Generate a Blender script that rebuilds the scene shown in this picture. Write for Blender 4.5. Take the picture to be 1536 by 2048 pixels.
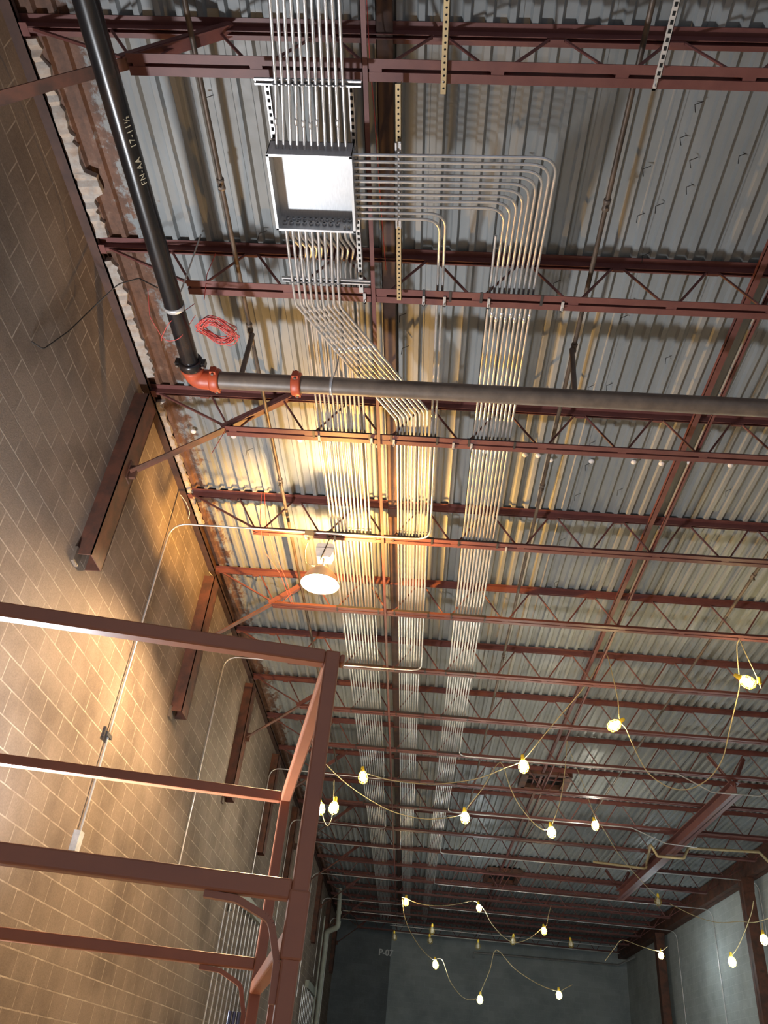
# Unfinished warehouse ceiling: steel joists, ribbed deck, conduit bundles, string lights
WORLD_STRENGTH = 0.48
FLOOD_W = 1450
UP_W = 1050
BAY_E = 20000
BULB_E = 360
import bpy, bmesh, math, random
from mathutils import Vector, Matrix
random.seed(7)
C = bpy.context.scene.collection
for o in list(bpy.data.objects): bpy.data.objects.remove(o)

# ---------------------------------------------------------------- camera
FWD = Vector((-0.068, 0.8103, 0.5821)); RGT = Vector((0.9958, 0.0191, 0.0896)); UPV = Vector((-0.0615, -0.5857, 0.8082))
cam_d = bpy.data.cameras.new('camera'); cam = bpy.data.objects.new('camera', cam_d); C.objects.link(cam)
cam_d.sensor_fit = 'VERTICAL'; cam_d.sensor_height = 24.0; cam_d.lens = 1615.64/2048*24.0
cam_d.clip_start = .05; cam_d.clip_end = 200
m = Matrix((RGT, UPV, -FWD)).transposed().to_4x4()
cam.matrix_world = m
bpy.context.scene.camera = cam

# ---------------------------------------------------------------- world, exposure, lights
vs = bpy.context.scene.view_settings
vs.view_transform = 'Standard'; vs.look = 'None'; vs.gamma = 1.0; vs.use_curve_mapping = False; vs.exposure = 0.0
w = bpy.data.worlds.new('world'); bpy.context.scene.world = w; w.use_nodes = True
bg = w.node_tree.nodes['Background']; bg.inputs[0].default_value = (.72, .80, 1, 1); bg.inputs[1].default_value = WORLD_STRENGTH

def light(name, kind, loc, energy, color, size=None, aim=None, parent=None, spot=None, blend=.3):
    d = bpy.data.lights.new(name, kind); d.energy = energy; d.color = color
    if kind == 'POINT': d.shadow_soft_size = size or .03
    if kind == 'SPOT': d.shadow_soft_size = size or .03; d.spot_size = spot; d.spot_blend = blend
    if kind == 'AREA': d.shape = 'DISK'; d.size = size
    o = bpy.data.objects.new(name, d); C.objects.link(o); o.location = loc
    if aim is not None: o.rotation_euler = (Vector(aim)-Vector(loc)).to_track_quat('-Z', 'Y').to_euler()
    if parent: o.parent = parent
    return o
FLOOD = (-3.12, 5.55, .45)
light('work_light_beam', 'SPOT', FLOOD, FLOOD_W, (.90, .94, 1.0), size=.22, aim=(FLOOD[0]+2.2, FLOOD[1]+.2, 6.5), spot=math.radians(172), blend=.8)
LAMP = (-1.43, 8.70)
light('high_bay_uplight', 'POINT', (LAMP[0]+.03, LAMP[1]+.03, 5.285), UP_W, (1, .52, .13), size=.02)
CORDS = {'a1': [(4.504, 10.8, 5.856), (4.495, 10.903, 5.817), (4.505, 11.005, 5.625), (4.53, 11.108, 5.435), (4.55, 11.211, 5.309), (4.485, 11.313, 5.052), (4.352, 11.416, 4.627), (4.262, 11.518, 4.325), (4.113, 11.621, 4.095), (3.914, 11.724, 3.954), (3.706, 11.826, 3.911), (3.482, 11.929, 4.01), (3.293, 12.032, 4.233), (3.162, 12.134, 4.639), (3.104, 12.237, 4.927), (3.047, 12.339, 5.1), (3.068, 12.442, 5.488), (3.037, 12.545, 5.97), (3.01, 12.647, 6.336), (3.005, 12.75, 6.45)], 'a0': [(4.504, 10.8, 5.856), (4.533, 10.8, 5.728), (4.593, 10.8, 5.495), (4.651, 10.8, 5.266), (4.683, 10.8, 5.094)], 'a2': [(3.005, 12.75, 6.45), (2.972, 12.929, 6.44), (2.689, 13.108, 5.993), (2.272, 13.288, 5.489), (1.949, 13.467, 5.106), (1.671, 13.646, 4.791), (1.394, 13.825, 4.698), (0.984, 14.004, 4.55), (0.479, 14.183, 4.477), (0.047, 14.362, 4.48), (-0.581, 14.542, 4.554), (-1.036, 14.721, 4.7), (-1.146, 14.9, 4.805)], 'b1': [(2.963, 16.6, 6.319), (2.929, 16.7, 5.842), (2.816, 16.8, 5.148), (2.634, 16.9, 4.648)], 'b2': [(2.963, 16.6, 6.319), (3.262, 17.586, 6.277), (3.624, 18.571, 6.126), (4.084, 19.557, 5.625), (4.434, 20.543, 5.719), (5.035, 21.529, 5.338), (5.845, 22.514, 4.928), (6.436, 23.5, 4.84)], 'b3': [(2.634, 16.9, 4.648), (2.483, 16.9, 4.558), (2.267, 16.9, 4.685), (1.959, 16.9, 5.055), (1.776, 16.9, 5.447), (1.683, 16.9, 5.752), (1.599, 16.9, 5.862)], 'b4': [(1.599, 16.9, 5.862), (1.483, 16.76, 5.689), (1.222, 16.62, 5.191), (0.941, 16.48, 4.779), (0.869, 16.34, 4.608), (0.623, 16.2, 4.463), (0.092, 16.06, 4.342), (-0.488, 15.92, 4.376), (-0.98, 15.78, 4.53), (-1.485, 15.64, 4.778), (-1.901, 15.5, 5.066)], 'c1': [(-1.867, 15.0, 4.966), (-1.863, 15.0, 4.592), (-1.839, 15.0, 4.211), (-1.76, 15.0, 3.969), (-1.686, 15.0, 3.818), (-1.629, 15.0, 3.797), (-1.584, 15.0, 3.94), (-1.59, 15.0, 4.205), (-1.632, 15.0, 4.611)], 'd1': [(-0.392, 26.0, 4.733), (-0.274, 26.133, 4.74), (0.15, 26.267, 4.651), (0.747, 26.4, 4.671), (1.27, 26.533, 4.795), (1.724, 26.667, 4.94), (1.93, 26.8, 4.899), (2.124, 26.933, 4.745), (2.366, 27.067, 4.404), (2.754, 27.2, 4.105), (3.097, 27.333, 4.033), (3.534, 27.467, 4.211), (3.92, 27.6, 4.539), (4.079, 27.733, 4.656), (4.168, 27.867, 4.967), (4.274, 28.0, 5.256)], 'd2': [(-0.392, 26.0, 4.733), (-0.298, 26.056, 4.28), (-0.094, 26.111, 3.884), (0.252, 26.167, 3.47), (0.612, 26.222, 3.229), (0.754, 26.278, 3.273), (0.902, 26.333, 3.229), (1.125, 26.389, 2.754), (1.422, 26.444, 2.442), (1.681, 26.5, 2.348), (1.949, 26.556, 2.437), (2.061, 26.611, 2.698), (2.273, 26.667, 3.16), (2.46, 26.722, 3.697), (3.001, 26.778, 3.262), (3.719, 26.833, 2.927), (4.264, 26.889, 2.831), (4.446, 26.944, 2.915), (4.674, 27.0, 3.028)], 'e1': [(6.274, 30.0, 4.139), (6.583, 29.8, 4.531), (6.797, 29.6, 4.741), (7.295, 29.4, 4.584), (7.832, 29.2, 4.462), (8.059, 29.0, 4.582)], 'e2': [(7.956, 21.0, 4.462), (7.866, 21.0, 4.206), (7.65, 21.0, 3.797), (7.422, 21.0, 3.437), (7.273, 21.0, 3.271)], 'e3': [(7.687, 20.0, 3.821), (7.678, 20.0, 3.65)], 'e4': [(8.225, 21.0, 4.11), (8.187, 21.8, 4.148), (8.145, 22.6, 4.293), (7.851, 23.4, 4.371), (7.543, 24.2, 4.629), (7.138, 25.0, 5.032)]}
BULBS = [(4.493, 10.8, 5.192, 1, 'y'), (2.954, 12.3, 5.003, 1, 'y'), (1.681, 13.6, 4.69, 1, 'w'), (-1.097, 14.9, 4.689, 1, 'y'), (2.631, 16.9, 4.541, 1, 'w'), (4.103, 19.8, 5.555, 1, 'w'), (0.869, 16.3, 4.511, 1, 'w'), (-1.823, 15.0, 4.096, 1, 'w'), (-1.571, 15.0, 4.127, 1, 'w'), (-0.266, 26.0, 4.635, 1, 'o'), (1.932, 26.8, 4.802, 1, 'b'), (3.979, 27.6, 4.475, 1, 'o'), (0.691, 26.3, 3.131, 1, 'b'), (2.003, 26.7, 2.418, 1, 'b'), (4.278, 27.0, 2.756, 1, 'b'), (7.883, 29.2, 4.353, 1, 'b'), (7.254, 21.0, 3.149, 1, 'b'), (7.671, 20.0, 3.492, 1, 'b'), (3.004, 27.3, 4.074, 0, 'y'), (2.154, 30.0, 4.229, 0, 'y'), (0.579, 28.0, 4.252, 0, 'y'), (0.57, 30.0, 4.253, 0, 'y'), (5.199, 30.0, 4.554, 0, 'y'), (6.403, 23.5, 4.777, 0, 'y'), (-0.609, 30.0, 4.254, 0, 'y'), (4.661, 10.8, 5.085, 0, 'y')]

# ---------------------------------------------------------------- materials
def mat(name, color, rough=.6, metal=0.0, spec=.4, emit=None, estr=0.0):
    m = bpy.data.materials.new(name); m.use_nodes = True
    b = m.node_tree.nodes['Principled BSDF']
    b.inputs['Base Color'].default_value = (*color, 1); b.inputs['Roughness'].default_value = rough
    b.inputs['Metallic'].default_value = metal; b.inputs['Specular IOR Level'].default_value = spec
    if emit: b.inputs['Emission Color'].default_value = (*emit, 1); b.inputs['Emission Strength'].default_value = estr
    return m
class NT:
    def __init__(s, m): s.m = m; s.t = m.node_tree; s.b = s.t.nodes['Principled BSDF']
    def n(s, k, **kw):
        x = s.t.nodes.new(k)
        for a, v in kw.items(): setattr(x, a, v)
        return x
    def l(s, a, b): s.t.links.new(a, b)
    def coord(s, scale=(1,1,1), loc=(0,0,0)):
        c = s.n('ShaderNodeTexCoord'); mp = s.n('ShaderNodeMapping')
        mp.inputs['Scale'].default_value = scale; mp.inputs['Location'].default_value = loc
        s.l(c.outputs['Object'], mp.inputs[0]); return mp.outputs[0]
    def noise(s, vec, scale, detail=4, rough=.6):
        x = s.n('ShaderNodeTexNoise'); x.inputs['Scale'].default_value = scale; x.inputs['Detail'].default_value = detail
        x.inputs['Roughness'].default_value = rough; s.l(vec, x.inputs['Vector']); return x.outputs[0]
    def ramp(s, fac, stops):
        r = s.n('ShaderNodeValToRGB'); e = r.color_ramp.elements
        e[0].position, e[0].color = stops[0][0], (*stops[0][1], 1); e[1].position, e[1].color = stops[1][0], (*stops[1][1], 1)
        for p_, c_ in stops[2:]:
            q = e.new(p_); q.color = (*c_, 1)
        s.l(fac, r.inputs[0]); return r.outputs[0]
    def mix(s, fac, a, b, mode='MIX'):
        x = s.n('ShaderNodeMix', data_type='RGBA', blend_type=mode)
        for sock, v in ((x.inputs[0], fac), (x.inputs[6], a), (x.inputs[7], b)):
            if hasattr(v, 'is_output'): s.l(v, sock)
            elif isinstance(v, tuple): sock.default_value = (*v, 1)
            else: sock.default_value = v
        return x.outputs[2]
    def math(s, op, a, b=0.0):
        x = s.n('ShaderNodeMath', operation=op)
        for i, v in enumerate((a, b)):
            if hasattr(v, 'is_output'): s.l(v, x.inputs[i])
            else: x.inputs[i].default_value = v
        return x.outputs[0]
    def bump(s, h, strength=.2, dist=.01):
        x = s.n('ShaderNodeBump'); x.inputs['Strength'].default_value = strength; x.inputs['Distance'].default_value = dist
        s.l(h, x.inputs['Height']); s.l(x.outputs[0], s.b.inputs['Normal'])
    def base(s, c): s.l(c, s.b.inputs['Base Color'])

def mottled(name, c1, c2, scale, rough, metal=0.0, spec=.4, stretch=(1,1,1), lo=.35, hi=.65, bump=0):
    m = mat(name, c1, rough, metal, spec); t = NT(m); v = t.coord(stretch)
    f = t.noise(v, scale); t.base(t.ramp(f, [(lo, c1), (hi, c2)]))
    if bump: t.bump(t.noise(v, scale*6), bump)
    return m

def block_mat(name, axis, c_lo, c_hi, mortar, width=.444, height=.2191, msize=.010, stain=(.10,.085,.07), u0=0.0, mortar_mix=.8):
    m = mat(name, c_lo, .85, 0, .25); t = NT(m)
    tc = t.n('ShaderNodeTexCoord'); sp = t.n('ShaderNodeSeparateXYZ'); t.l(tc.outputs['Object'], sp.inputs[0])
    cb = t.n('ShaderNodeCombineXYZ'); t.l(t.math('ADD', sp.outputs[axis], 22.2+u0), cb.inputs[0]); t.l(t.math('ADD', sp.outputs[2], 2.191*2-.093), cb.inputs[1])
    br = t.n('ShaderNodeTexBrick'); br.offset = .5; br.offset_frequency = 2
    br.inputs['Scale'].default_value = 1; br.inputs['Brick Width'].default_value = width; br.inputs['Row Height'].default_value = height
    br.inputs['Mortar Size'].default_value = msize/2; br.inputs['Mortar Smooth'].default_value = .3; br.inputs['Bias'].default_value = 0
    br.inputs['Color1'].default_value = (*c_lo, 1); br.inputs['Color2'].default_value = (*c_hi, 1); br.inputs['Mortar'].default_value = (*c_lo, 1)
    t.l(cb.outputs[0], br.inputs['Vector'])
    v = t.coord()
    col = t.mix(t.ramp(t.noise(v, .9, 5), [(.42, (0,0,0)), (.66, (.85,.85,.85))]), br.outputs[0], stain)
    mm = t.math('MULTIPLY', br.outputs[1], t.ramp(t.noise(v, 4.3, 5), [(.36, (.12,)*3), (.62, (mortar_mix,)*3)]))
    col = t.mix(mm, col, mortar)
    fine = t.ramp(t.noise(v, 55, 6, .75), [(.25, (.72,)*3), (.75, (1.15,)*3)])
    col = t.mix(1.0, col, fine, 'MULTIPLY'); t.base(col)
    t.bump(t.math('SUBTRACT', t.noise(v, 90, 4), t.math('MULTIPLY', br.outputs[1], .8)), .35, .006)
    return m

M = {}
M['deck'] = mat('galvanized_deck', (.4,.4,.4), .45, .0, .35)
t = NT(M['deck']); v = t.coord()
g = t.ramp(t.noise(t.coord((1,.22,1)), 2.2, 5), [(.3, (.205,.22,.22)), (.7, (.30,.315,.315))])
sp = t.n('ShaderNodeSeparateXYZ'); tc = t.n('ShaderNodeTexCoord'); t.l(tc.outputs['Object'], sp.inputs[0])
rust_c = t.ramp(t.noise(v, 9, 6, .7), [(.3, (.085,.045,.03)), (.6, (.16,.082,.052)), (.75, (.26,.19,.145))])
edge = t.math('MULTIPLY', t.math('SUBTRACT', -2.98, sp.outputs[0]), .8)           # rust bleeds in from the left wall
far_ = t.math('MINIMUM', t.math('MAXIMUM', t.math('MULTIPLY', t.math('SUBTRACT', sp.outputs[1], 6.6), .25), 0.0), .16)
edge = t.math('SUBTRACT', edge, far_)
patch = t.math('ADD', edge, t.math('SUBTRACT', t.noise(v, 5, 8, .75), .42))
patch = t.ramp(patch, [(.06, (0,0,0)), (.16, (1,1,1))])
side = t.math('MULTIPLY', patch, t.math('GREATER_THAN', -2.52, sp.outputs[0]))
spots = t.ramp(t.noise(v, 3.1, 7, .8), [(.70, (0,0,0)), (.74, (.55,.55,.55))])
g = t.mix(t.math('MULTIPLY', spots, .5), g, (.17,.10,.07))
t.base(t.mix(side, g, rust_c))
rr = t.ramp(t.noise(v, 6, 3), [(.3, (.38,)*3), (.7, (.55,)*3)]); t.l(rr, t.b.inputs['Roughness'])
M['primer'] = mottled('red_primer_steel', (.135,.046,.040), (.17,.062,.052), 6, .5, 0, .45)
M['primer_rust'] = mottled('rusty_red_steel', (.145,.056,.034), (.075,.038,.027), 5, .6, 0, .4, (1,1,1), .4, .62)
M['brown_pipe'] = mottled('weathered_pipe', (.115,.085,.064), (.17,.125,.092), 7, .48, 0, .5)
M['dark_steel'] = mottled('dark_rusty_steel', (.055,.032,.027), (.085,.045,.034), 5, .7)
M['black_pipe'] = mottled('black_pipe', (.010,.009,.010), (.045,.024,.016), 4, .27, 0, .6, (1,.5,1), .5, .72)
M['sprinkler_pipe'] = mottled('old_sprinkler_pipe', (.06,.045,.035), (.17,.12,.085), 10, .5, .3, .5, (1,.4,1))
M['orange'] = mottled('orange_coupling_paint', (.50,.085,.028), (.40,.07,.03), 9, .45, 0, .5)
M['frame'] = mottled('red_oxide_tube', (.40,.145,.070), (.34,.125,.065), 3, .42, 0, .5)
M['conduit'] = mottled('galvanized_conduit', (.80,.79,.78), (.62,.61,.60), 5, .34, .75, .6, (1,1,1))
M['steel_box'] = mottled('galvanized_box', (.66,.67,.68), (.58,.59,.60), 14, .42, .55, .6, (6,1,1))
M['strut'] = mottled('galvanized_strut', (.62,.62,.63), (.45,.45,.46), 20, .4, .7, .6)
M['dark_strut'] = mat('dark_strut', (.05,.045,.045), .5, .3)
M['slot'] = mat('slot_dark', (.01,.01,.01), .9)
M['white_angle'] = mottled('galvanized_slotted_angle', (.68,.66,.64), (.5,.49,.47), 12, .4, .4, .5)
M['tan_angle'] = mottled('gold_zinc_angle', (.50,.38,.20), (.42,.32,.18), 12, .45, .35, .5)
M['white_paint'] = mottled('white_enamel', (.80,.78,.74), (.7,.68,.64), 10, .4)
M['reflector_out'] = mottled('aluminium_reflector', (.55,.47,.40), (.48,.40,.33), 4, .45, .5)
M['reflector_in'] = mat('reflector_inside', (.88,.85,.80), .5)
M['bulb_glow'] = mat('high_bay_arc_bulb', (1,1,1), .5, emit=(1,.68,.36), estr=BAY_E)
M['red_wire'] = mat('red_wire', (.62,.10,.085), .5)
M['dark_wire'] = mat('dark_wire', (.03,.025,.022), .6)
M['tan_cord'] = mat('tan_cord', (.42,.33,.17), .6)
M['yellow_plastic'] = mat('yellow_cage_plastic', (.75,.52,.04), .45)
M['unlit_plastic'] = mat('unlit_cage_plastic', (.30,.22,.04), .5)  # same yellow cage plastic, painted darker where no bulb lights it
M['bulb_y'] = mat('bulb_warm', (1,1,1), .4, emit=(1,.80,.40), estr=BULB_E*.75)
M['bulb_w'] = mat('bulb_white', (1,1,1), .4, emit=(1,.95,.78), estr=BULB_E)
M['bulb_b'] = mat('bulb_cool', (1,1,1), .4, emit=(.82,.95,1), estr=BULB_E*1.2)
M['bulb_o'] = mat('bulb_orange', (1,1,1), .4, emit=(1,.72,.36), estr=BULB_E*.8)
M['bulb_off'] = mat('bulb_unlit', (.6,.56,.45), .3)
M['foam'] = mottled('white_fireproofing', (.42,.38,.34), (.30,.23,.18), 9, .9, 0, .2, (1,1,1), .4, .7, .5)
M['drain'] = mottled('grey_green_drain_pipe', (.44,.46,.39), (.34,.36,.31), 4, .6)
M['marking'] = mat('yellow_paint_marker', (.62,.55,.38), .7)
M['sign'] = mat('white_sign_letters', (.75,.78,.78), .6)
M['blue_steel'] = mat('blue_tinted_steel', (.16,.18,.26), .3, .6)
M['disc'] = mat('white_plastic_disc', (.85,.80,.76), .5)
M['block_left'] = block_mat('tan_block_wall', 1, (.275,.215,.170), (.235,.180,.142), (.46,.385,.31), stain=(.14,.105,.082), msize=.015, mortar_mix=1.0)
M['block_right'] = block_mat('grey_block_wall', 1, (.56,.60,.58), (.49,.53,.51), (.74,.77,.74), stain=(.40,.43,.42), mortar_mix=.6)
M['block_back'] = block_mat('grey_block_back_wall', 0, (.47,.53,.54), (.41,.46,.475), (.58,.63,.63), stain=(.31,.36,.375), mortar_mix=.5)
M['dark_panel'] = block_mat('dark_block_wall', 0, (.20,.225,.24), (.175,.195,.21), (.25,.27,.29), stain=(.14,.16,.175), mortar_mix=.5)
M['concrete'] = mottled('concrete_floor', (.52,.50,.48), (.44,.43,.42), 1.3, .7)
M['housing'] = mat('yellow_work_light_body', (.6,.45,.05), .5)
M['lens'] = mat('work_light_glass', (.9,.9,.9), .3)

# ---------------------------------------------------------------- mesh builder
class MB:
    def __init__(s): s.v = []; s.f = []; s.sm = []; s.mi = []; s.cur = 0
    def add(s, vs, fs, smooth=False):
        b = len(s.v); s.v += [tuple(x) for x in vs]; s.f += [tuple(i+b for i in f) for f in fs]; s.sm += [smooth]*len(fs); s.mi += [s.cur]*len(fs)
    def box(s, a, b):
        x0,x1 = sorted((a[0],b[0])); y0,y1 = sorted((a[1],b[1])); z0,z1 = sorted((a[2],b[2]))
        s.add([(x0,y0,z0),(x1,y0,z0),(x1,y1,z0),(x0,y1,z0),(x0,y0,z1),(x1,y0,z1),(x1,y1,z1),(x0,y1,z1)],
              [(0,3,2,1),(4,5,6,7),(0,1,5,4),(1,2,6,5),(2,3,7,6),(3,0,4,7)])
    def bar(s, a, b, w, h, up=(0,0,1)):                      # rectangular bar a->b
        a = Vector(a); b = Vector(b); d = (b-a).normalized(); u = Vector(up); r = d.cross(u)
        if r.length < 1e-4: u = Vector((1,0,0)); r = d.cross(u)
        r.normalize(); u = r.cross(d)
        vs = [p + r*(sx*w/2) + u*(sz*h/2) for p in (a, b) for sx, sz in ((-1,-1),(1,-1),(1,1),(-1,1))]
        s.add(vs, [(0,3,2,1)[::-1],(4,5,6,7)[::-1],(0,1,5,4),(1,2,6,5),(2,3,7,6),(3,0,4,7)])
    def tube(s, pts, r, n=8, cap=True, smooth=True):
        P = [Vector(p) for p in pts]; R = r if isinstance(r, (list, tuple)) else [r]*len(P)
        T = []
        for i in range(len(P)):
            d = (P[min(i+1,len(P)-1)]-P[max(i-1,0)]); T.append(d.normalized())
        ref = Vector((0,0,1)) if abs(T[0].z) < .9 else Vector((1,0,0))
        nrm = (ref - T[0]*ref.dot(T[0])).normalized(); vs = []
        for i, p in enumerate(P):
            nrm = (nrm - T[i]*nrm.dot(T[i])).normalized(); bn = T[i].cross(nrm)
            for k in range(n):
                a = 2*math.pi*(k+.5)/n; vs.append(p + (nrm*math.cos(a)+bn*math.sin(a))*R[i])
        fs = [(i*n+k, i*n+(k+1)%n, (i+1)*n+(k+1)%n, (i+1)*n+k) for i in range(len(P)-1) for k in range(n)]
        s.add(vs, fs, smooth)
        if cap:
            s.add(vs[:n], [tuple(range(n))[::-1]]); s.add(vs[-n:], [tuple(range(n))])
    def lathe(s, prof, c, n=32, axis='z', smooth=True):      # prof: (r, h)
        vs = []
        for r, h in prof:
            for k in range(n):
                a = 2*math.pi*k/n; x, y = r*math.cos(a), r*math.sin(a)
                vs.append({'z':(c[0]+x,c[1]+y,c[2]+h),'y':(c[0]+x,c[1]+h,c[2]+y),'x':(c[0]+h,c[1]+x,c[2]+y)}[axis])
        s.add(vs, [(i*n+k, i*n+(k+1)%n, (i+1)*n+(k+1)%n, (i+1)*n+k) for i in range(len(prof)-1) for k in range(n)], smooth)
    def prism(s, poly, y0, y1, axis=1):                      # poly in the two other axes, extruded
        def P(a, b, h): return {1:(a,h,b), 0:(h,a,b), 2:(a,b,h)}[axis]
        n = len(poly); vs = [P(a,b,y0) for a,b in poly]+[P(a,b,y1) for a,b in poly]
        s.add(vs, [tuple(range(n)), tuple(range(n,2*n))[::-1]]+[(i,i+n,(i+1)%n+n,(i+1)%n) for i in range(n)])
    def build(s, name, material, parent=None, origin=None):
        me = bpy.data.meshes.new(name)
        o0 = Vector(origin) if origin else Vector((0,0,0))
        me.from_pydata([tuple(Vector(v)-o0) for v in s.v], [], s.f)
        for mm_ in ([material] if isinstance(material, str) else material): me.materials.append(M[mm_])
        for p, q, r_ in zip(me.polygons, s.sm, s.mi): p.use_smooth = q; p.material_index = r_
        me.validate()
        if NORMALS:
            bm = bmesh.new(); bm.from_mesh(me); bmesh.ops.recalc_face_normals(bm, faces=bm.faces); bm.to_mesh(me); bm.free()
        o = bpy.data.objects.new(name, me); C.objects.link(o); o.location = o0
        if parent:
            o.parent = parent; o.location = o0 - Vector(parent['at'] if 'at' in parent else (0,0,0))
        return o
NORMALS = True
def tag(o, label, cat=None, group=None):
    o['label'] = label
    if cat: o['category'] = cat
    if group: o['group'] = group
    return o
def thing(name, label, cat, loc, group=None):
    o = bpy.data.objects.new(name, None); C.objects.link(o); o.location = loc; o.empty_display_size = .1
    o['at'] = tuple(loc); tag(o, label, cat, group); return o
def part(mb, name, material, parent, label=None):
    o = mb.build(name, material, parent)
    if label: o['label'] = label
    return o
def struct(o): o['kind'] = 'structure'; return o
def fillet(pts, r0, n=6):
    RR = [p[3] if len(p) > 3 else r0 for p in pts]; P = [Vector(p[:3]) for p in pts]; out = [P[0]]
    for i in range(1, len(P)-1):
        r = RR[i]
        a, b, c = P[i-1], P[i], P[i+1]; d1 = (a-b); d2 = (c-b); ang = d1.angle(d2)
        if ang > math.pi-.02: out.append(b); continue
        tl = min(r/math.tan(ang/2), d1.length*.48, d2.length*.48); s_ = b+d1.normalized()*tl; e_ = b+d2.normalized()*tl
        for k in range(n+1):
            u = k/n; out.append(s_*(1-u)**2 + b*2*u*(1-u) + e_*u**2)
    out.append(P[-1]); return out
ORD = ['first','second','third','fourth','fifth','sixth','seventh','eighth','ninth','tenth','eleventh','twelfth','thirteenth','fourteenth','fifteenth','sixteenth','seventeenth','eighteenth','nineteenth','twentieth','twenty-first']

# ---------------------------------------------------------------- setting
XL, XR, YB, ZF, ZD = -3.55, 9.75, 42.0, -1.6, 6.48
JY = [2.82+2*i for i in range(9)]
for k in range(12): JY.append(JY[-1]+(2.13 if k < 11 else 2.1))
JY = [y for y in JY if y < 41.9]
NJ = len(JY)
b = MB(); b.box((XL-.2, -6, ZF-.1), (XR+.2, YB+.2, ZF)); struct(b.build('floor', 'concrete'))
b = MB(); b.box((XL-.2, -2, ZF), (XL, YB+.2, ZD+.05)); struct(b.build('wall_left', 'block_left'))
b = MB(); b.box((XR, -2, ZF), (XR+.2, YB+.2, ZD+.05)); struct(b.build('wall_right', 'block_right'))
b = MB(); b.box((XL, YB, ZF), (XR, YB+.2, ZD+.05)); struct(b.build('wall_back', 'block_back'))
# ribbed roof deck
b = MB(); pitch = .1675
ends = [-2.0]+[JY[i] for i in (3, 7, 11, 15)]+[YB+.2]
for si in range(len(ends)-1):
    y0, y1 = ends[si]-(.06 if si else 0), ends[si+1]+.02; dz = .004*(si % 2)
    prof = []; x = XL-.02+.012
    while x < XR+.1:
        for dx, z in ((0,0),(.046,0),(.064,.042),(.1495,.042)):
            prof.append((x+dx, ZD+z+dz))
        x += pitch
    n = len(prof); vs = [(px_, y0, pz) for px_, pz in prof]+[(px_, y1, pz) for px_, pz in prof]
    b.add(vs, [(i, i+1, i+1+n, i+n) for i in range(n-1)])
    # sheet side laps: thin standing edge every fourth rib
    x = XL-.02+.012+pitch*3
    while x < XR: 
        b.box((x+.098, y0, ZD+dz+.036), (x+.101, y1, ZD+dz+.044)); x += pitch*4
b.box((XL-.2, -2, ZD+.06), (XR+.2, YB+.2, ZD+.10))
NORMALS = False
struct(b.build('ceiling', 'deck')); NORMALS = True
# ledger angle and white crumbling fireproofing along the left wall
b = MB(); b.box((XL, -2, ZD-.07), (XL+.012, YB, ZD)); b.box((XL, -2, ZD-.085), (XL+.10, YB, ZD-.07)); b.box((XL+.09,-2,ZD-.085),(XL+.10,YB,ZD-.03))
struct(b.build('trim_1', 'dark_steel'))
b = MB(); y = 2.9; vs = []; seg = []
random.seed(3)
def wob(y): return .5+.5*math.sin(y*5.3)*math.sin(y*2.1+1)
rows = []
while y < 9.6:
    ww = .05+.05*random.random()+.02*wob(y)
    if 4.05 < y < 4.25: ww += .09
    if 4.7 < y < 4.95 or 6.6 < y < 6.95: ww = .0
    if y > 7: ww *= .6
    rows.append((y, XL+.105, XL+.105+ww, ZD-.05-.03*random.random())); y += .045
for (y0, a0, c0, z0), (y1, a1, c1, z1) in zip(rows, rows[1:]):
    if c0-a0 < .01 or c1-a1 < .01: continue
    b.add([(a0,y0,z0),(c0,y0,z0+.02),(c1,y1,z1+.02),(a1,y1,z1),(a0,y0,ZD),(c0,y0,ZD),(c1,y1,ZD),(a1,y1,ZD)],
          [(0,1,2,3),(4,7,6,5),(0,4,5,1),(3,2,6,7),(0,3,7,4),(1,5,6,2)])
struct(b.build('trim_2', 'foam'))
# darker section of the back wall with the painted mark
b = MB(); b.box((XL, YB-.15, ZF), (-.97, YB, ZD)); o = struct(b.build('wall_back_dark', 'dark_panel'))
o.name = 'trim_3'

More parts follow.
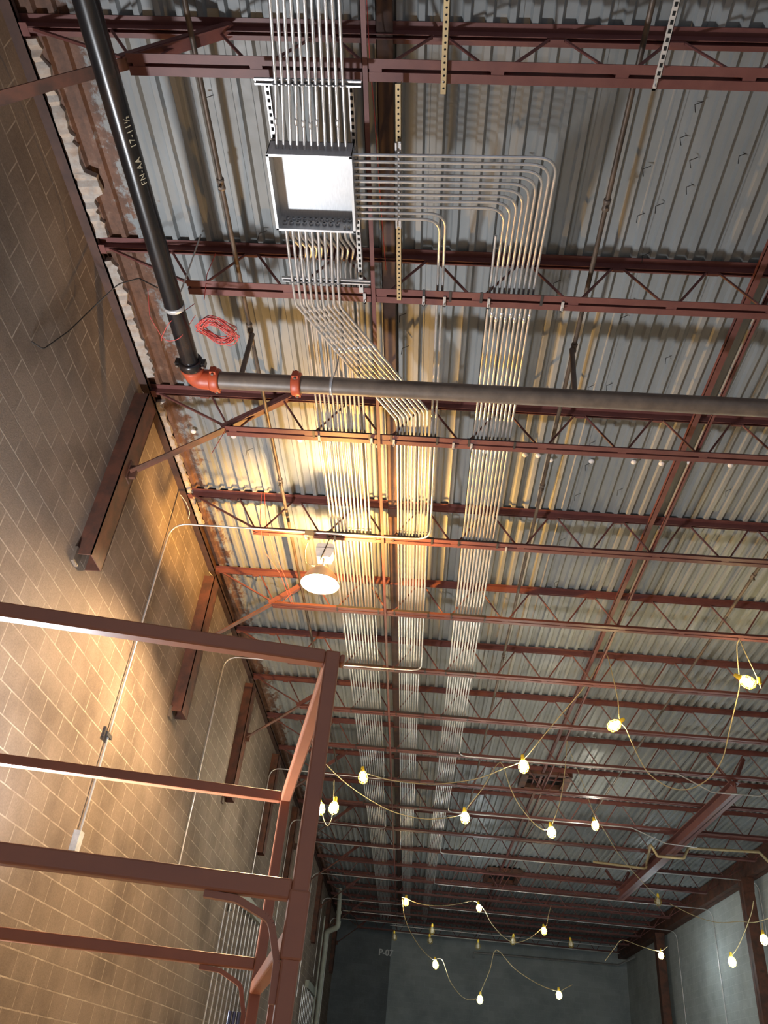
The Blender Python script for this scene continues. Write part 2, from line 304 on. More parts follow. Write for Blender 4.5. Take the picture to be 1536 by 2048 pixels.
# ---------------------------------------------------------------- open web joists
NODE0, PAN, Z0, ZT = .22, .865, 5.893, ZD
def make_joist(i, y):
    far = i > 8
    nm = ORD[i]
    t = thing('roof_joist', 'dark red open-web steel roof joist, %s counted from the top of the photo' % nm, 'roof joist', (XL, y, Z0), 'open-web joists under the deck')
    g = .013
    b = MB()
    for s in (-1, 1):
        b.box((XL+.02, y+s*g, ZT-.006), (XR, y+s*(g+.068), ZT)); b.box((XL+.02, y+s*g, ZT-.075), (XR, y+s*(g+.006), ZT))
    for k in range(-4, 12):
        x = NODE0+PAN*(k+.5)
        b.box((x-.05, y-g, ZT-.10), (x+.05, y+g, ZT-.04))
    b.box((XL+.01, y-.05, ZT-.084), (XL+.16, y+.05, ZT-.078)); b.box((XL+.01, y-.012, ZT-.08), (XL+.2, y+.012, ZT))
    part(b, 'top_chord', 'primer', t)
    b = MB(); xe = NODE0-3*PAN-.08; xr = NODE0+PAN*10+.1
    for s in (-1, 1):
        b.box((xe, y+s*g, Z0-.006), (xr, y+s*(g+.066), Z0)); b.box((xe, y+s*g, Z0), (xr, y+s*(g+.006), Z0+.062))
    for k in range(-3, 11):
        x = NODE0+PAN*k; b.box((x-.045, y-g, Z0-.003), (x+.045, y+g, Z0+.02))
    part(b, 'bottom_chord', 'primer', t)
    b = MB(); pts = []
    for k in range(-3, 11):
        x = NODE0+PAN*k; pts += [(x-.045, y, Z0+.025), (x+.045, y, Z0+.025)]
        if k < 10: pts += [(x+PAN/2-.05, y, ZT-.06), (x+PAN/2+.05, y, ZT-.06)]
    b.tube([(NODE0-3.42*PAN, y, ZT-.06)]+pts+[(NODE0+10.5*PAN, y, ZT-.06)], .0125 if not far else .014, 6, smooth=False)
    part(b, 'web_rod', 'primer', t)
    b = MB(); b.bar((xe+.05, y, Z0+.03), (XL+.2, y, ZT-.07), .022, .022); part(b, 'end_bar', 'primer', t)
    b = MB(); b.bar((xr-.05, y, Z0+.03), (XR-.05, y, ZT-.07), .022, .022); part(b, 'end_bar', 'primer', t)
for i, y in enumerate(JY): make_joist(i, y)

# knee braces and rusty wall brackets at every other joist
for n_, i in enumerate(range(0, NJ, 2)):
    y = JY[i]
    d = ORD[n_]
    t = thing('knee_brace', 'red knee brace from the left wall to a roof joist, %s from the top' % d, 'brace', (-3.3, y, 5.25), 'knee braces along the left wall')
    b = MB(); e = (-2.43, y, 5.93)
    b.bar((-3.36, y-.03, 5.20), e, .012, .09, up=(0,1,0)); b.bar((-3.36, y, 5.22), (e[0], y, e[2]+.02), .075, .012, up=(0,1,0) if 0 else (0,0,1))
    part(b, 'lower_arm', 'primer_rust', t)
    b = MB(); b.bar((-2.5, y-.01, 5.88), (-1.80, y-.01, 6.44), .10, .012, up=(0,0,1)); b.bar((-2.5, y-.05, 5.90), (-1.80, y-.05, 6.46), .012, .075)
    part(b, 'upper_arm', 'primer', t)
    if i == 0: continue
    zt, zb = (6.22, 4.03)
    t = thing('wall_bracket', 'rusty red steel channel against the left block wall, %s from the top' % ORD[n_-1], 'wall bracket', (XL, y, zb), 'steel channels on the left wall')
    b = MB(); x0, x1 = XL, XL+.17
    b.box((x1-.012, y-.19, zb), (x1, y+.13, zt)); b.box((x0, y-.19, zb), (x1, y-.178, zt)); b.box((x0, y+.118, zb), (x1, y+.13, zt))
    part(b, 'channel', 'primer_rust', t)
    b = MB(); b.box((x0, y-.23, zb-.10), (x0+.03, y-.10, zb+.06)); part(b, 'foot_plate', 'brown_pipe', t)
    b = MB(); b.box((x1, y-.06, 5.10), (x1+.012, y+.06, 5.34)); b.box((x1, y-.02, 5.14), (x1+.08, y+.02, 5.30)); part(b, 'gusset', 'primer_rust', t)

# bridging angles along the room
def angle_y(b, x, z, y0, y1, w, th=.006, down=True):
    b.box((x-w/2, y0, z), (x+w/2, y1, z+th)); b.box((x-w/2, y0, z), (x-w/2+th, y1, z+(w if not down else -w)*.9))
for (x, z, w, lab, m_) in ((-.72, 5.80, .04, 'slim red-brown bridging angle at bottom chord level, left of the middle conduits', 'primer'),
                       (-.63, 6.42, .13, 'wide dark bridging plate close under the deck, just left of the middle conduits', 'dark_steel'),
                       (2.765, 5.965, .035, 'slim red bridging angle at bottom chord level in the right half', 'primer'),
                       (2.78, 6.36, .065, 'heavier red bridging angle up under the deck in the right half', 'primer')):
    b = MB()
    if x == -.72: b.box((x-.02, .5, 5.87), (x+.02, 40, 5.875)); b.box((x-.02, .5, 5.87), (x-.015, 40, 5.91)); b.box((x-.02, .5, 5.872), (x+.02, 40, 5.884))
    else: angle_y(b, x, z, .5, 40, w, down=False)
    tag(b.build('bridging_angle', m_, origin=(x, .5, z)), lab, 'bridging angle')

# right side: girder, columns, second beam
def w_beam(b, x, y0, y1, zt, zb, w, tf=.02):
    b.box((x-w/2, y0, zb), (x+w/2, y1, zb+tf)); b.box((x-w/2, y0, zt-tf), (x+w/2, y1, zt)); b.box((x-.008, y0, zb), (x+.008, y1, zt))
b = MB(); w_beam(b, 9.55, 12, YB, ZD-.02, 5.93, .34)
for yy in range(14, 42, 4): b.box((9.40, yy, 5.95), (9.70, yy+.012, ZD-.03))
b.box((9.38, 12, 5.95), (9.40, YB, ZD-.04))
tag(b.build('steel_girder', 'primer_rust', origin=(9.55, 12, 5.93)), 'deep dark red girder running along the top of the right block wall', 'girder')
b = MB(); w_beam(b, 6.42, 16.9, 27.9, 5.86, 5.58, .22)
t = thing('hung_beam', 'red steel beam hanging below the joists in the lower right of the photo', 'beam', (6.42, 16.9, 5.58))
part(b, 'beam', 'primer', t)
for yy in (17.0, 27.7):
    b = MB(); b.bar((6.42, yy, 5.8), (6.0, yy+.1, ZT-.06), .06, .06); b.bar((6.42, yy, 5.8), (6.75, yy+.1, ZT-.06), .06, .06); part(b, 'hanger', 'primer', t)
for yy, lab in ((25.2, 'nearer dark red steel column against the right block wall'), (34.9, 'farther dark red steel column against the right block wall')):
    t = thing('steel_column', lab, 'column', (9.4, yy, ZF), 'columns on the right wall')
    b = MB(); b.box((9.25, yy-.17, ZF), (9.27, yy+.17, 5.93)); b.box((9.53, yy-.17, ZF), (9.55, yy+.17, 5.93)); b.box((9.25, yy-.01, ZF), (9.55, yy+.01, 5.93))
    b.box((9.27, yy-.16, ZF), (9.53, yy-.15, 5.93)); part(b, 'shaft', 'primer_rust', t)
    b = MB(); b.box((9.1, yy-.25, ZF), (9.7, yy+.25, ZF+.03)); part(b, 'base_plate', 'primer_rust', t)
    b = MB(); b.prism([(9.22, 5.93), (9.58, 5.93), (9.55, 5.55), (9.25, 5.55)], yy-.19, yy-.17); part(b, 'cap_bracket', 'primer_rust', t)

# roof opening frames
for (x0, x1, y0, y1, lab) in ((2.4, 3.4, 18.95, 20.0, 'dark framed roof opening with bars between joists, nearer of the two'), (2.4, 3.45, 29.0, 30.7, 'red framed roof opening with bars between joists, farther of the two')):
    t = thing('roof_opening', lab, 'roof opening', (x0, y0, 6.4))
    b = MB()
    for a, c in (((x0,y0),(x1,y0)),((x1,y0),(x1,y1)),((x1,y1),(x0,y1)),((x0,y1),(x0,y0))): b.bar((*a, 6.40), (*c, 6.40), .16, .12)
    part(b, 'frame', 'primer_rust' , t)
    b = MB(); b.box((x0, y0, 6.455), (x1, y1, 6.462)); part(b, 'dark_cover', 'slot', t)
    b = MB()
    for k in range(1, 4): b.bar((x0+(x1-x0)*k/4, y0, 6.42), (x0+(x1-x0)*k/4, y1, 6.42), .03, .03)
    b.bar((x0, (y0+y1)/2, 6.42), (x1, (y0+y1)/2, 6.42), .03, .03); part(b, 'bars', 'primer', t)

# ---------------------------------------------------------------- sprinkler main
ZP, RP = 5.50, .086
t = thing('sprinkler_main', 'thick black and brown grooved sprinkler main turning the corner on orange fittings', 'pipe', (-2.46, 5.62, ZP))
b = MB(); b.tube([(-2.46, .5, ZP), (-2.46, 5.43, ZP)], RP, 28); pipe1 = part(b, 'pipe', 'black_pipe', t, 'black pipe running away along the left wall')
b = MB(); b.tube([(-2.27, 5.62, ZP), (-1.46, 5.62, ZP)], RP, 28); part(b, 'pipe', 'brown_pipe', t, 'short brown pipe between elbow and coupling')
b = MB(); b.tube([(-1.45, 5.62, ZP), (9.0, 5.62, ZP)], RP, 28); part(b, 'pipe', 'brown_pipe', t, 'long brown pipe crossing the whole ceiling')
b = MB(); b.tube(fillet([(-2.46, 5.40, ZP), (-2.46, 5.62, ZP), (-2.24, 5.62, ZP)], .13, 6), RP+.014, 28)
b.lathe([(RP+.014,0),(RP+.026,.008),(RP+.026,.03),(RP+.014,.04)], (-2.46,5.46,ZP), 28, 'y')
part(b, 'elbow', 'orange', t, 'orange elbow fitting')
def coupling(c, axis, mt):
    b = MB(); r = RP
    b.lathe([(r, -.045), (r+.022, -.045), (r+.03, -.03), (r+.03, .03), (r+.022, .045), (r, .045)], c, 28, axis)
    cx, cy, cz = c
    for s in (-1, 1):
        if axis == 'x': b.box((cx-.03, cy+s*(r+.01), cz-.035), (cx+.03, cy+s*(r+.06), cz+.035))
        else: b.box((cx+s*(r+.01), cy-.03, cz-.035), (cx+s*(r+.06), cy+.03, cz+.035))
    o = part(b, 'coupling', mt, t, 'orange bolted coupling' if mt == 'orange' else 'dark bolted coupling')
    for s in (-1, 1):
        q = MB()
        if axis == 'x': q.tube([(cx, cy+s*(r+.04), cz-.055), (cx, cy+s*(r+.04), cz+.055)], .013, 8)
        else: q.tube([(cx+s*(r+.04), cy, cz-.055), (cx+s*(r+.04), cy, cz+.055)], .013, 8)
        w_ = q.build('bolt', 'brown_pipe'); w_.parent = o; w_.location = (0,0,0)
coupling((-2.46, 5.41, ZP), 'y', 'black_pipe'); coupling((-2.26, 5.62, ZP), 'x', 'orange'); coupling((-1.455, 5.62, ZP), 'x', 'orange')
def ring(c, axis, mt, w=.022):
    b = MB(); b.lathe([(RP+.001, -w), (RP+.005, -w), (RP+.005, w), (RP+.001, w)], c, 28, axis)
    b.tube([(c[0], c[1], c[2]+RP), (c[0]+.02, c[1]-.02, c[2]+.25), (c[0]+.03, c[1]-.05, ZD)], .007, 6)
    part(b, 'hanger_clamp', mt, t, 'bright pipe hanger band with rod')
ring((-2.46, 4.72, ZP), 'y', 'white_angle'); ring((-1.11, 5.62, ZP), 'x', 'strut', .014)
for (x, y) in ((-2.02, 5.62), (1.22, 5.62)):
    b = MB(); b.tube([(x, y, ZP+.07), (x, y, 6.175)], .026, 10); part(b, 'riser_nipple', 'brown_pipe', t)
# writing on the pipe, wrapped round it: reads towards the camera side
def pipe_text(body, xc, y_start, zc, R, phi0, size, parent):
    cu = bpy.data.curves.new('m', 'FONT'); cu.body = body; cu.size = size; cu.extrude = 0; cu.space_character = 1.15
    tmp = bpy.data.objects.new('m', cu); C.objects.link(tmp)
    me = bpy.data.meshes.new_from_object(tmp.evaluated_get(bpy.context.evaluated_depsgraph_get()))
    bm = bmesh.new(); bm.from_mesh(me); bmesh.ops.subdivide_edges(bm, edges=bm.edges, cuts=1); 
    for v_ in bm.verts:
        u, h = v_.co.x, v_.co.y; a = phi0 - h/R
        v_.co = (xc+(R+.0015)*math.cos(a), y_start-u, zc+(R+.0015)*math.sin(a))
    bm.to_mesh(me); bm.free(); me.materials.clear(); me.materials.append(M['marking'])
    bpy.data.objects.remove(tmp)
    o = bpy.data.objects.new('marking', me); C.objects.link(o); o.parent = parent
    o.location = -Vector(parent['at']); o['label'] = 'yellow handwritten cutting mark'
pipe_text('FN-AA   17-11\u00bd', -2.46, 3.50, ZP, RP, math.radians(-22), .068, t)

# sprinkler branch pipes
for (x, y1, mt, lab, cps, gaps) in ((-2.04, 20, 'sprinkler_pipe', 'thin old brown sprinkler branch pipe under the deck left of the box', (3.95, 5.55, 8.1), None),
                          (1.24, 24, 'sprinkler_pipe', 'thin old brown sprinkler branch pipe under the deck right of the bent conduits', (4.02, 5.62, 7.9, 12.6), None),
                          (4.35, 22, 'sprinkler_pipe', 'thin dark sprinkler branch pipe near the right edge of the photo', (9.6, 11.3, 13.4), None)):
    t2 = thing('sprinkler_branch', lab, 'pipe', (x, .5, 6.2), 'sprinkler branch pipes')
    b = MB(); b.tube([(x, .5, 6.2), (x, y1, 6.2)], .022, 10); part(b, 'pipe', mt, t2)
    for c_ in cps:
        b = MB(); b.lathe([(.022,-.05),(.032,-.05),(.032,-.03),(.028,-.02),(.028,.02),(.032,.03),(.032,.05),(.022,.05)], (x, c_, 6.2), 12, 'y')
        o = part(b, 'tee_fitting', 'brown_pipe', t2)
        q = MB(); q.tube([(x, c_, 6.2), (x, c_, 6.13)], .012, 8); q.lathe([(.02,0),(.02,.004)], (x, c_, 6.13), 10); w_ = q.build('sprinkler_head', 'sprinkler_pipe'); w_.parent = o; w_.location = (0,0,0)

# ---------------------------------------------------------------- junction box
bx0, bx1, by0, by1, bz0, bz1 = -1.455, -.81, 3.31, 3.965, 5.60, 5.79
t = thing('junction_box', 'large open galvanized pull box hanging where all the conduit bundles meet', 'electrical box', (bx0, by0, bz0))
b = MB(); th_ = .006
b.box((bx0,by0,bz1-th_),(bx1,by1,bz1)); part(b, 'back_plate', 'steel_box', t)
for nm, a, c_ in (('side_panel',(bx0,by0,bz0),(bx0+th_,by1,bz1)),('side_panel',(bx1-th_,by0,bz0),(bx1,by1,bz1)),('side_panel',(bx0,by0,bz0),(bx1,by0+th_,bz1)),('side_panel',(bx0,by1-th_,bz0),(bx1,by1,bz1))):
    b = MB(); b.box(a, c_); part(b, nm, 'steel_box', t)
b = MB(); fw = .018
b.box((bx0-.002,by0-.002,bz0-.003),(bx1+.002,by0+fw,bz0)); b.box((bx0-.002,by1-fw,bz0-.003),(bx1+.002,by1+.002,bz0)); b.box((bx0-.002,by0,bz0-.003),(bx0+fw,by1,bz0)); b.box((bx1-fw,by0,bz0-.003),(bx1+.002,by1,bz0))
part(b, 'rim', 'steel_box', t)
for k in range(9):
    b = MB(); b.lathe([(.0,-.001),(.019,-.001),(.019,-.022),(.011,-.022)], (bx0+.055+k*.054, by1-th_, 5.685), 10, 'y'); part(b, 'locknut', 'strut', t)
for k in range(12):
    b = MB(); b.lathe([(.0,-.001),(.017,-.001),(.017,-.018),(.011,-.018)], (bx0+.07+k*.0465, by1-th_, 5.745), 10, 'y'); part(b, 'locknut', 'strut', t)
for k in range(11):
    b = MB(); b.lathe([(.0,-.001),(.019,-.001),(.019,-.022),(.011,-.022)], (bx1-th_, 3.352+k*.0545, 5.70), 10, 'x'); part(b, 'locknut', 'strut', t)
for x in (-.905, -.87):
    b = MB(); b.lathe([(0,-.02),(.012,-.018),(.012,0)], (x, by1-.01, bz0+.05), 10, 'y'); part(b, 'grounding_screw', 'white_paint', t)

# slotted angles that carry the box and struts
def slotted(x, y0, y1, z, mt, lab, w=.042, round_end=False):
    b = MB(); b.box((x-w/2, y0, z-.004), (x+w/2, y1, z)); b.box((x+w/2-.004, y0, z-.004), (x+w/2, y1, z+w)); b.cur = 1; y = y0+.04
    while y < y1-.03:
        b.box((x-.010, y-.014, z-.0055), (x+.010, y+.014, z-.0035)) if mt == 'white_angle' else b.lathe([(0,-.0055),(.008,-.0055),(.008,-.003)], (x, y, z), 8)
        y += .054 if mt == 'white_angle' else .044
    tag(b.build('slotted_angle', [mt, 'slot'], origin=(x, y0, z)), lab, 'slotted angle')
slotted(-1.425, 2.86, 3.9, 5.80, 'white_angle', 'white slotted angle along the left side of the pull box')
slotted(-.815, 2.88, 4.72, 5.80, 'white_angle', 'white slotted angle along the right side of the pull box')
slotted(-.475, 2.86, 4.78, 5.79, 'tan_angle', 'tan perforated angle crossing above the horizontal conduits right of the box')
slotted(-.155, 1.9, 2.95, 5.84, 'tan_angle', 'tan perforated angle at the top edge of the photo, right of the box')
slotted(1.31, 1.9, 2.78, 5.80, 'white_angle', 'white slotted angle at the top edge near the upper right corner')

def strut(a, b_, w, mt, lab, z=None):
    t = thing('strut_channel', lab, 'strut channel', a)
    A = Vector(a); B = Vector(b_); b = MB(); d = (B-A).normalized(); s = d.cross(Vector((0,0,1)))
    for o_ in (-1, 1): b.bar(A+s*(o_*w/2), B+s*(o_*w/2), .003, .022)
    b.bar(A+Vector((0,0,.011)), B+Vector((0,0,.011)), w, .003)
    for o_ in (-1, 1): b.bar(A+s*(o_*(w/2-.006))-Vector((0,0,.011)), B+s*(o_*(w/2-.006))-Vector((0,0,.011)), .010, .003)
    part(b, 'channel', mt, t)
    return t
s1 = strut((-1.49, 2.83, 5.715), (-.73, 2.83, 5.715), .042, 'strut', 'bright strut channel clamping the conduits above the pull box')
s2 = strut((-1.50, 4.54, 5.715), (-.72, 4.54, 5.715), .042, 'strut', 'bright strut channel clamping the conduits below the pull box')
s3 = strut((-.475, 3.27, 5.745), (-.475, 4.0, 5.745), .042, 'strut', 'short strut channel across the horizontal conduits right of the box')
def clamps(parent, pts, axis):
    for (x, y, z) in pts:
        b = MB(); r = .0155
        vs = [(-.026,.0),( -.020,-.0),(-.016,-.016),(0,-.031),(.016,-.016),(.020,0),(.026,0)]
        for (a0,z0),(a1,z1) in zip(vs, vs[1:]):
            p0 = (x+a0, y, z+z0+.014) if axis == 'x' else (x, y+a0, z+z0+.014); p1 = (x+a1, y, z+z1+.014) if axis == 'x' else (x, y+a1, z+z1+.014)
            b.bar(p0, p1, .022, .003, up=(0,1,0) if axis == 'x' else (1,0,0))
        part(b, 'strap', 'conduit', parent)

# ---------------------------------------------------------------- conduits
RC = .0125; ZC = 5.972
def conduit(pts, lab, group, r=RC, bend=.12, n=8, cps=(), kind='conduit', mt='conduit'):
    P = fillet(pts, bend)
    b = MB(); b.tube(P, r, n)
    o = tag(b.build('conduit', mt, origin=pts[0]), lab, kind, group); o['at'] = tuple(pts[0])
    for c_ in cps:                                            # screw couplings: (point, dir)
        c0, d = Vector(c_[0]), Vector(c_[1]).normalized(); q = MB()
        q.tube([c0-d*.028, c0-d*.024, c0-d*.004, c0+d*.004, c0+d*.024, c0+d*.028], [r+.001, r+.0045, r+.0045, r+.0045, r+.0045, r+.001], n)
        w_ = q.build('coupling', 'conduit'); w_.parent = o; w_.location = -Vector(pts[0])
    return o
def side(k, n):
    return ORD[k]
clampT, clampB, clampR = [], [], []
# eleven conduits entering the near side of the box
for k in range(11):
    x0 = -1.29+.0445*k; xs = -1.335+.048*k; xb = -1.385+.0525*k
    xm = -1.20+.036*k
    conduit([(xm, 1.2, 5.685), (x0, 2.12, 5.685), (xs, 2.83, 5.685), (xb, by0, 5.685)], 'conduit entering the top side of the pull box, %s from the left' % ORD[k], 'conduits above the pull box', bend=.4,
            cps=[((xs*.35+xb*.65-.0, 3.10+.012*(k%3), 5.685), (xb-xs, .48, 0))] if k % 3 == 0 or k in (4,5) else [])
    clampT.append((xs, 2.83, 5.685))
clamps(s1, clampT, 'x')
# centre bundle: nine rise diagonally from the bottom side of the box
CX = [-.518+.0415*k for k in range(9)]+[-.140, -.095]
branch_c = {10: (3, 'L'), 9: (5, 'L'), 0: (7, 'Lx'), 1: (11, 'L'), 2: (13, 'L'), 3: (17, 'L')}
def left_run(x, i, zr=5.868, radius=.12):
    y = JY[i]-.115
    return [(x, y-.80, ZC), (x, y-.55, 5.855), (x, y, 5.855, .22)], y
def wall_drop(y, zend, i=1):
    if i % 2 == 0: y -= .16
    return [(XL+.03, y, 5.855, .24), (XL+.03, y+.001, zend)]
LW = {3: 1.85, 5: 2.3, 7: 2.9, 8: 2.0, 10: 3.2, 11: 2.0, 13: 2.2, 15: 3.2, 17: 2.0}
def tail(x, idx, dirn, yend=37.9):
    """rest of a bundle conduit after the first bend; idx = joist where it turns off"""
    if idx is None: return [(x, yend, ZC)]
    pre, y = left_run(x, idx)
    if dirn == 'L': return pre+wall_drop(y, LW.get(idx, 2.0), idx)
    xe = {7: 9.3, 9: 9.3, 11: 9.33, 13: 9.33, 15: 9.33, 17: 9.33}[idx]
    if idx == 7: return pre+[(5.2, y, 5.855), (5.85, y, 5.53), (6.8, y, 5.53), (7.4, y, 5.855), (xe, y, 5.855)]
    if idx == 9: return pre+[(5.2, y, 5.855), (6.0, y, 5.55), (6.75, y, 5.52)]
    return pre+[(XR-.03, y, 5.855, .3), (XR-.03, y+.001, 1.0)]
CB = {9: 5, 0: 11, 10: 3, 1: 13, 2: 15, 3: 17}
for k in range(9):
    xb = -1.40+.054*k; xs = -1.405+.0505*k; x = CX[k]
    yb = 4.80; ye = 6.36-.02*k
    p = [(xb, by1, 5.685), (xs, 4.54, 5.685), (xs+.0, yb, 5.69), (x, ye, 5.79), (x, 6.70, ZC)]
    y1 = 37.6-.4*(k%3)
    extra = ', first to peel off' if 0 else ''
    f = .36; cp = [((xs+(x-xs)*f, yb+(ye-yb)*f, 5.69+.1*f), (x-xs, ye-yb, .1))]
    conduit(p+[(x, 7.1, ZC)]+tail(x, CB.get(k), 'L', y1), 'conduit slanting from the box into the middle bundle, %s from the left' % ORD[k], 'middle ceiling conduit bundle', bend=.13, cps=cp)
    clampB.append((xs, 4.54, 5.685))
clamps(s2, clampB, 'x')
# eleven conduits leaving the right side: nine bend into the right bundle, two inner ones join the middle bundle
RB = {9: (7, 'R'), 8: (9, 'R'), 7: (11, 'R'), 6: (13, 'R'), 5: (15, 'R'), 4: (17, 'R')}
for k in range(9):
    y = 3.352+.0545*k; x = .725-.0435*k; zb_ = 5.70
    conduit([(bx1, y, zb_), (-.475, y, zb_+.01), (x, y+.01, 5.76), (x, 4.60, ZC-.005), (x, 4.85, ZC)]+tail(x, {0:7,1:9,2:11,3:13,4:15}.get(k), 'R', 37.5-.3*(k%3)),
            'conduit bending from the box side into the right bundle, %s from the outside' % ORD[k], 'right ceiling conduit bundle', bend=.17,
            cps=[((x, 5.05+.05*(k%2), ZC), (0,1,0))])
    clampR.append((-.475, y, zb_+.01))
conduit([(.335, 4.2, ZC+.0), (.335, 37, ZC)], 'innermost straight conduit of the right bundle, starting near the bends', 'right ceiling conduit bundle')
for k in (0, 1):
    y = 3.352+.0545*(9+k); x = (-.095, -.140)[k]
    conduit([(bx1, y, 5.70), (-.475, y, 5.71), (x, y+.01, 5.74), (x, 4.60, ZC-.005), (x, 4.85, ZC)]+tail(x, (3, 5)[k], 'L'),
            ('outer' if k == 0 else 'inner')+' of the two conduits bending down soon after the box side', 'pair of conduits right of the box', bend=.16)
    clampR.append((-.475, y, 5.71))
clamps(s3, clampR, 'y')
# left bundle: twelve from the upper row of the box
LB = {11: 8, 10: 10}
for k in range(12):
    x = -1.395+.0465*k
    conduit([(x+.01, by1, 5.745), (x+.01, 4.12, 5.75), (x+.05, 4.35, ZC-.06), (x, 4.60, ZC), (x, 4.9, ZC)]+tail(x, LB.get(k), 'L', 37.8-.5*(k%3)),
            'conduit of the left ceiling bundle, %s from the left' % ORD[k], 'left ceiling conduit bundle', bend=.15)
# wall straps and small boxes on the first drops
for (y, z, lab) in ((8.70+.03, 2.95, 'small grey wall strap bracket on the long lit conduit'), (17.0, 2.6, 'small strap bracket on the second wall conduit')):
    b = MB(); b.box((XL, y-.12, z-.02), (XL+.05, y+.05, z+.02)); b.box((XL, y-.16, z-.05), (XL+.03, y-.12, z+.06)); tag(b.build('wall_strap', 'dark_strut', origin=(XL, y, z)), lab, 'strap')
b = MB(); b.box((XL, 8.62, 1.72), (XL+.07, 8.74, 1.92)); tag(b.build('outlet_box', 'white_angle', origin=(XL, 8.7, 1.7)), 'small box at the lower end of the brightly lit wall conduit', 'box')

# strut pieces on the bottom chords under each bundle
for i in range(1, 10):
    y = JY[i]
    segs = [('left', -1.47, -.80), ('middle', -.60, -.05), ('right', .26, .80)] if i > 1 else [('middle', -.28, .0), ('right', .24, .82)]
    for nm, a, c_ in segs:
        b = MB(); b.box((a, y-.02, Z0+.062), (c_, y+.02, Z0+.0655)); b.box((a, y-.021, Z0+.03), (c_, y-.0195, Z0+.0655))
        for s_ in (a+.02, c_-.02): b.box((s_-.012, y-.09, Z0-.012), (s_+.012, y+.03, Z0-.006))
        tag(b.build('joist_strut', 'dark_strut', origin=(a, y, Z0+.06)), 'flat dark strut under the %s bundle on the %s roof joist from the top' % (nm, ORD[i]), 'strut channel', 'struts on the joists')

# beam clamps on the bottom chords
bc = [(-.80,1),(-.26,1),(-.07,1),(.33,1),(.99,1),(-1.39,2),(-.80,2),(-.55,2),(.11,2),(.31,2),(-.16,0),(1.32,0),(-1.35,3),(.9,3)]
cnt = {}
for x, i in bc:
    y = JY[i]; cnt[i] = cnt.get(i, 0)+1
    b = MB(); b.box((x-.012, y-.03, Z0-.022), (x+.012, y+.085, Z0-.007)); b.box((x-.012, y+.070, Z0-.022), (x+.012, y+.085, Z0+.012)); b.tube([(x, y+.04, Z0-.06), (x, y+.04, Z0-.01)], .006, 6)
    tag(b.build('beam_clamp', 'white_angle', origin=(x, y, Z0)), 'small bright beam clamp on the %s roof joist from the top, %s from the left' % (ORD[i], ORD[cnt[i]-1]), 'clamp', 'beam clamps on bottom chords')

# parallel vertical conduits on the left wall with their tray
for (ya, yb, zt, n_, lab, tz) in ((16.35, 20.2, 2.83, 10, 'nearer', .12), (30.6, 34.6, 2.66, 9, 'farther', .1)):
    for k in range(n_):
        y = ya+(yb-ya)*k/(n_-1)
        conduit([(XL+.05, y, zt), (XL+.05, y, ZF)], 'vertical conduit in the %s row on the left wall, %s from its near end' % (lab, ORD[k]), 'row of wall conduits, '+lab, r=.016)
    b = MB(); b.box((XL+.004, ya+.9, zt+.005), (XL+.12, yb+.2, zt+.24)); tag(b.build('wireway', 'drain', origin=(XL, ya, zt)), '%s grey wireway above the row of wall conduits' % lab, 'wireway')

# tan offset pipe on the right and the long pipe on the back wall
b = MB(); b.tube(fillet([(4.9,24.2,5.78),(6.34,24.1,5.70),(6.34,24.05,5.80),(5.95,22.0,5.80),(6.1,22.0,5.53),(6.75,22.0,5.53),(6.9,22.0,5.80),(8.6,21.8,5.80),(9.25,22.4,5.5),(9.25,22.5,5.1)], .05, 3), .035, 10)
tag(b.build('offset_pipe', 'tan_angle', origin=(4.9,24.2,5.7)), 'tan pipe with square offsets crossing the lower right joists', 'pipe')
b = MB(); b.tube([(2.81,41.7,5.35),(2.81,41.6,5.57),(9.3,41.6,5.63),(9.6,39.8,5.75)], .04, 8)
tag(b.build('back_wall_pipe', 'conduit', origin=(2.8,41.6,5.5)), 'long pale pipe along the top of the back wall', 'pipe')
for (y, x0, x1, z, lab) in ((36.0, -2.9, -.4, 5.86, 'bright conduit run low in the far left corner'), (38.4, -1.0, 8.5, 5.86, 'thin conduit run across the far end, nearer'), (40.0, -.8, 9.0, 5.86, 'thin conduit run across the far end, farther')):
    conduit([(x0, y, z), (x1, y, z)], lab, 'far conduit runs', r=.018)

# drain pipe on the left wall far away
t = thing('drain_pipe', 'thick grey-green roof drain pipe with elbows in the far left corner', 'pipe', (-3.3, 34.3, ZF))
b = MB(); b.tube([(-3.28, 34.3, ZF), (-3.28, 34.3, 4.62)], .085, 14); part(b, 'lower_pipe', 'drain', t)
b = MB(); b.tube(fillet([(-3.28, 34.3, 4.5), (-3.28, 34.2, 4.78), (-2.86, 34.0, 4.95), (-2.86, 34.0, 5.15)], .15), .10, 14); part(b, 'elbow', 'drain', t)
b = MB(); b.tube([(-2.86, 34.0, 5.0), (-2.93, 34.0, 6.3)], .085, 14); b.lathe([(.11,-.05),(.11,.05)], (-2.88, 34.0, 5.45), 14); part(b, 'upper_pipe', 'drain', t)
conduit([(XL+.2, 33.5, 5.2), (XL+.2, 33.5, ZF)], 'thin pale pipe just left of the thick drain pipe', 'far left wall pipes', r=.03, mt='drain')
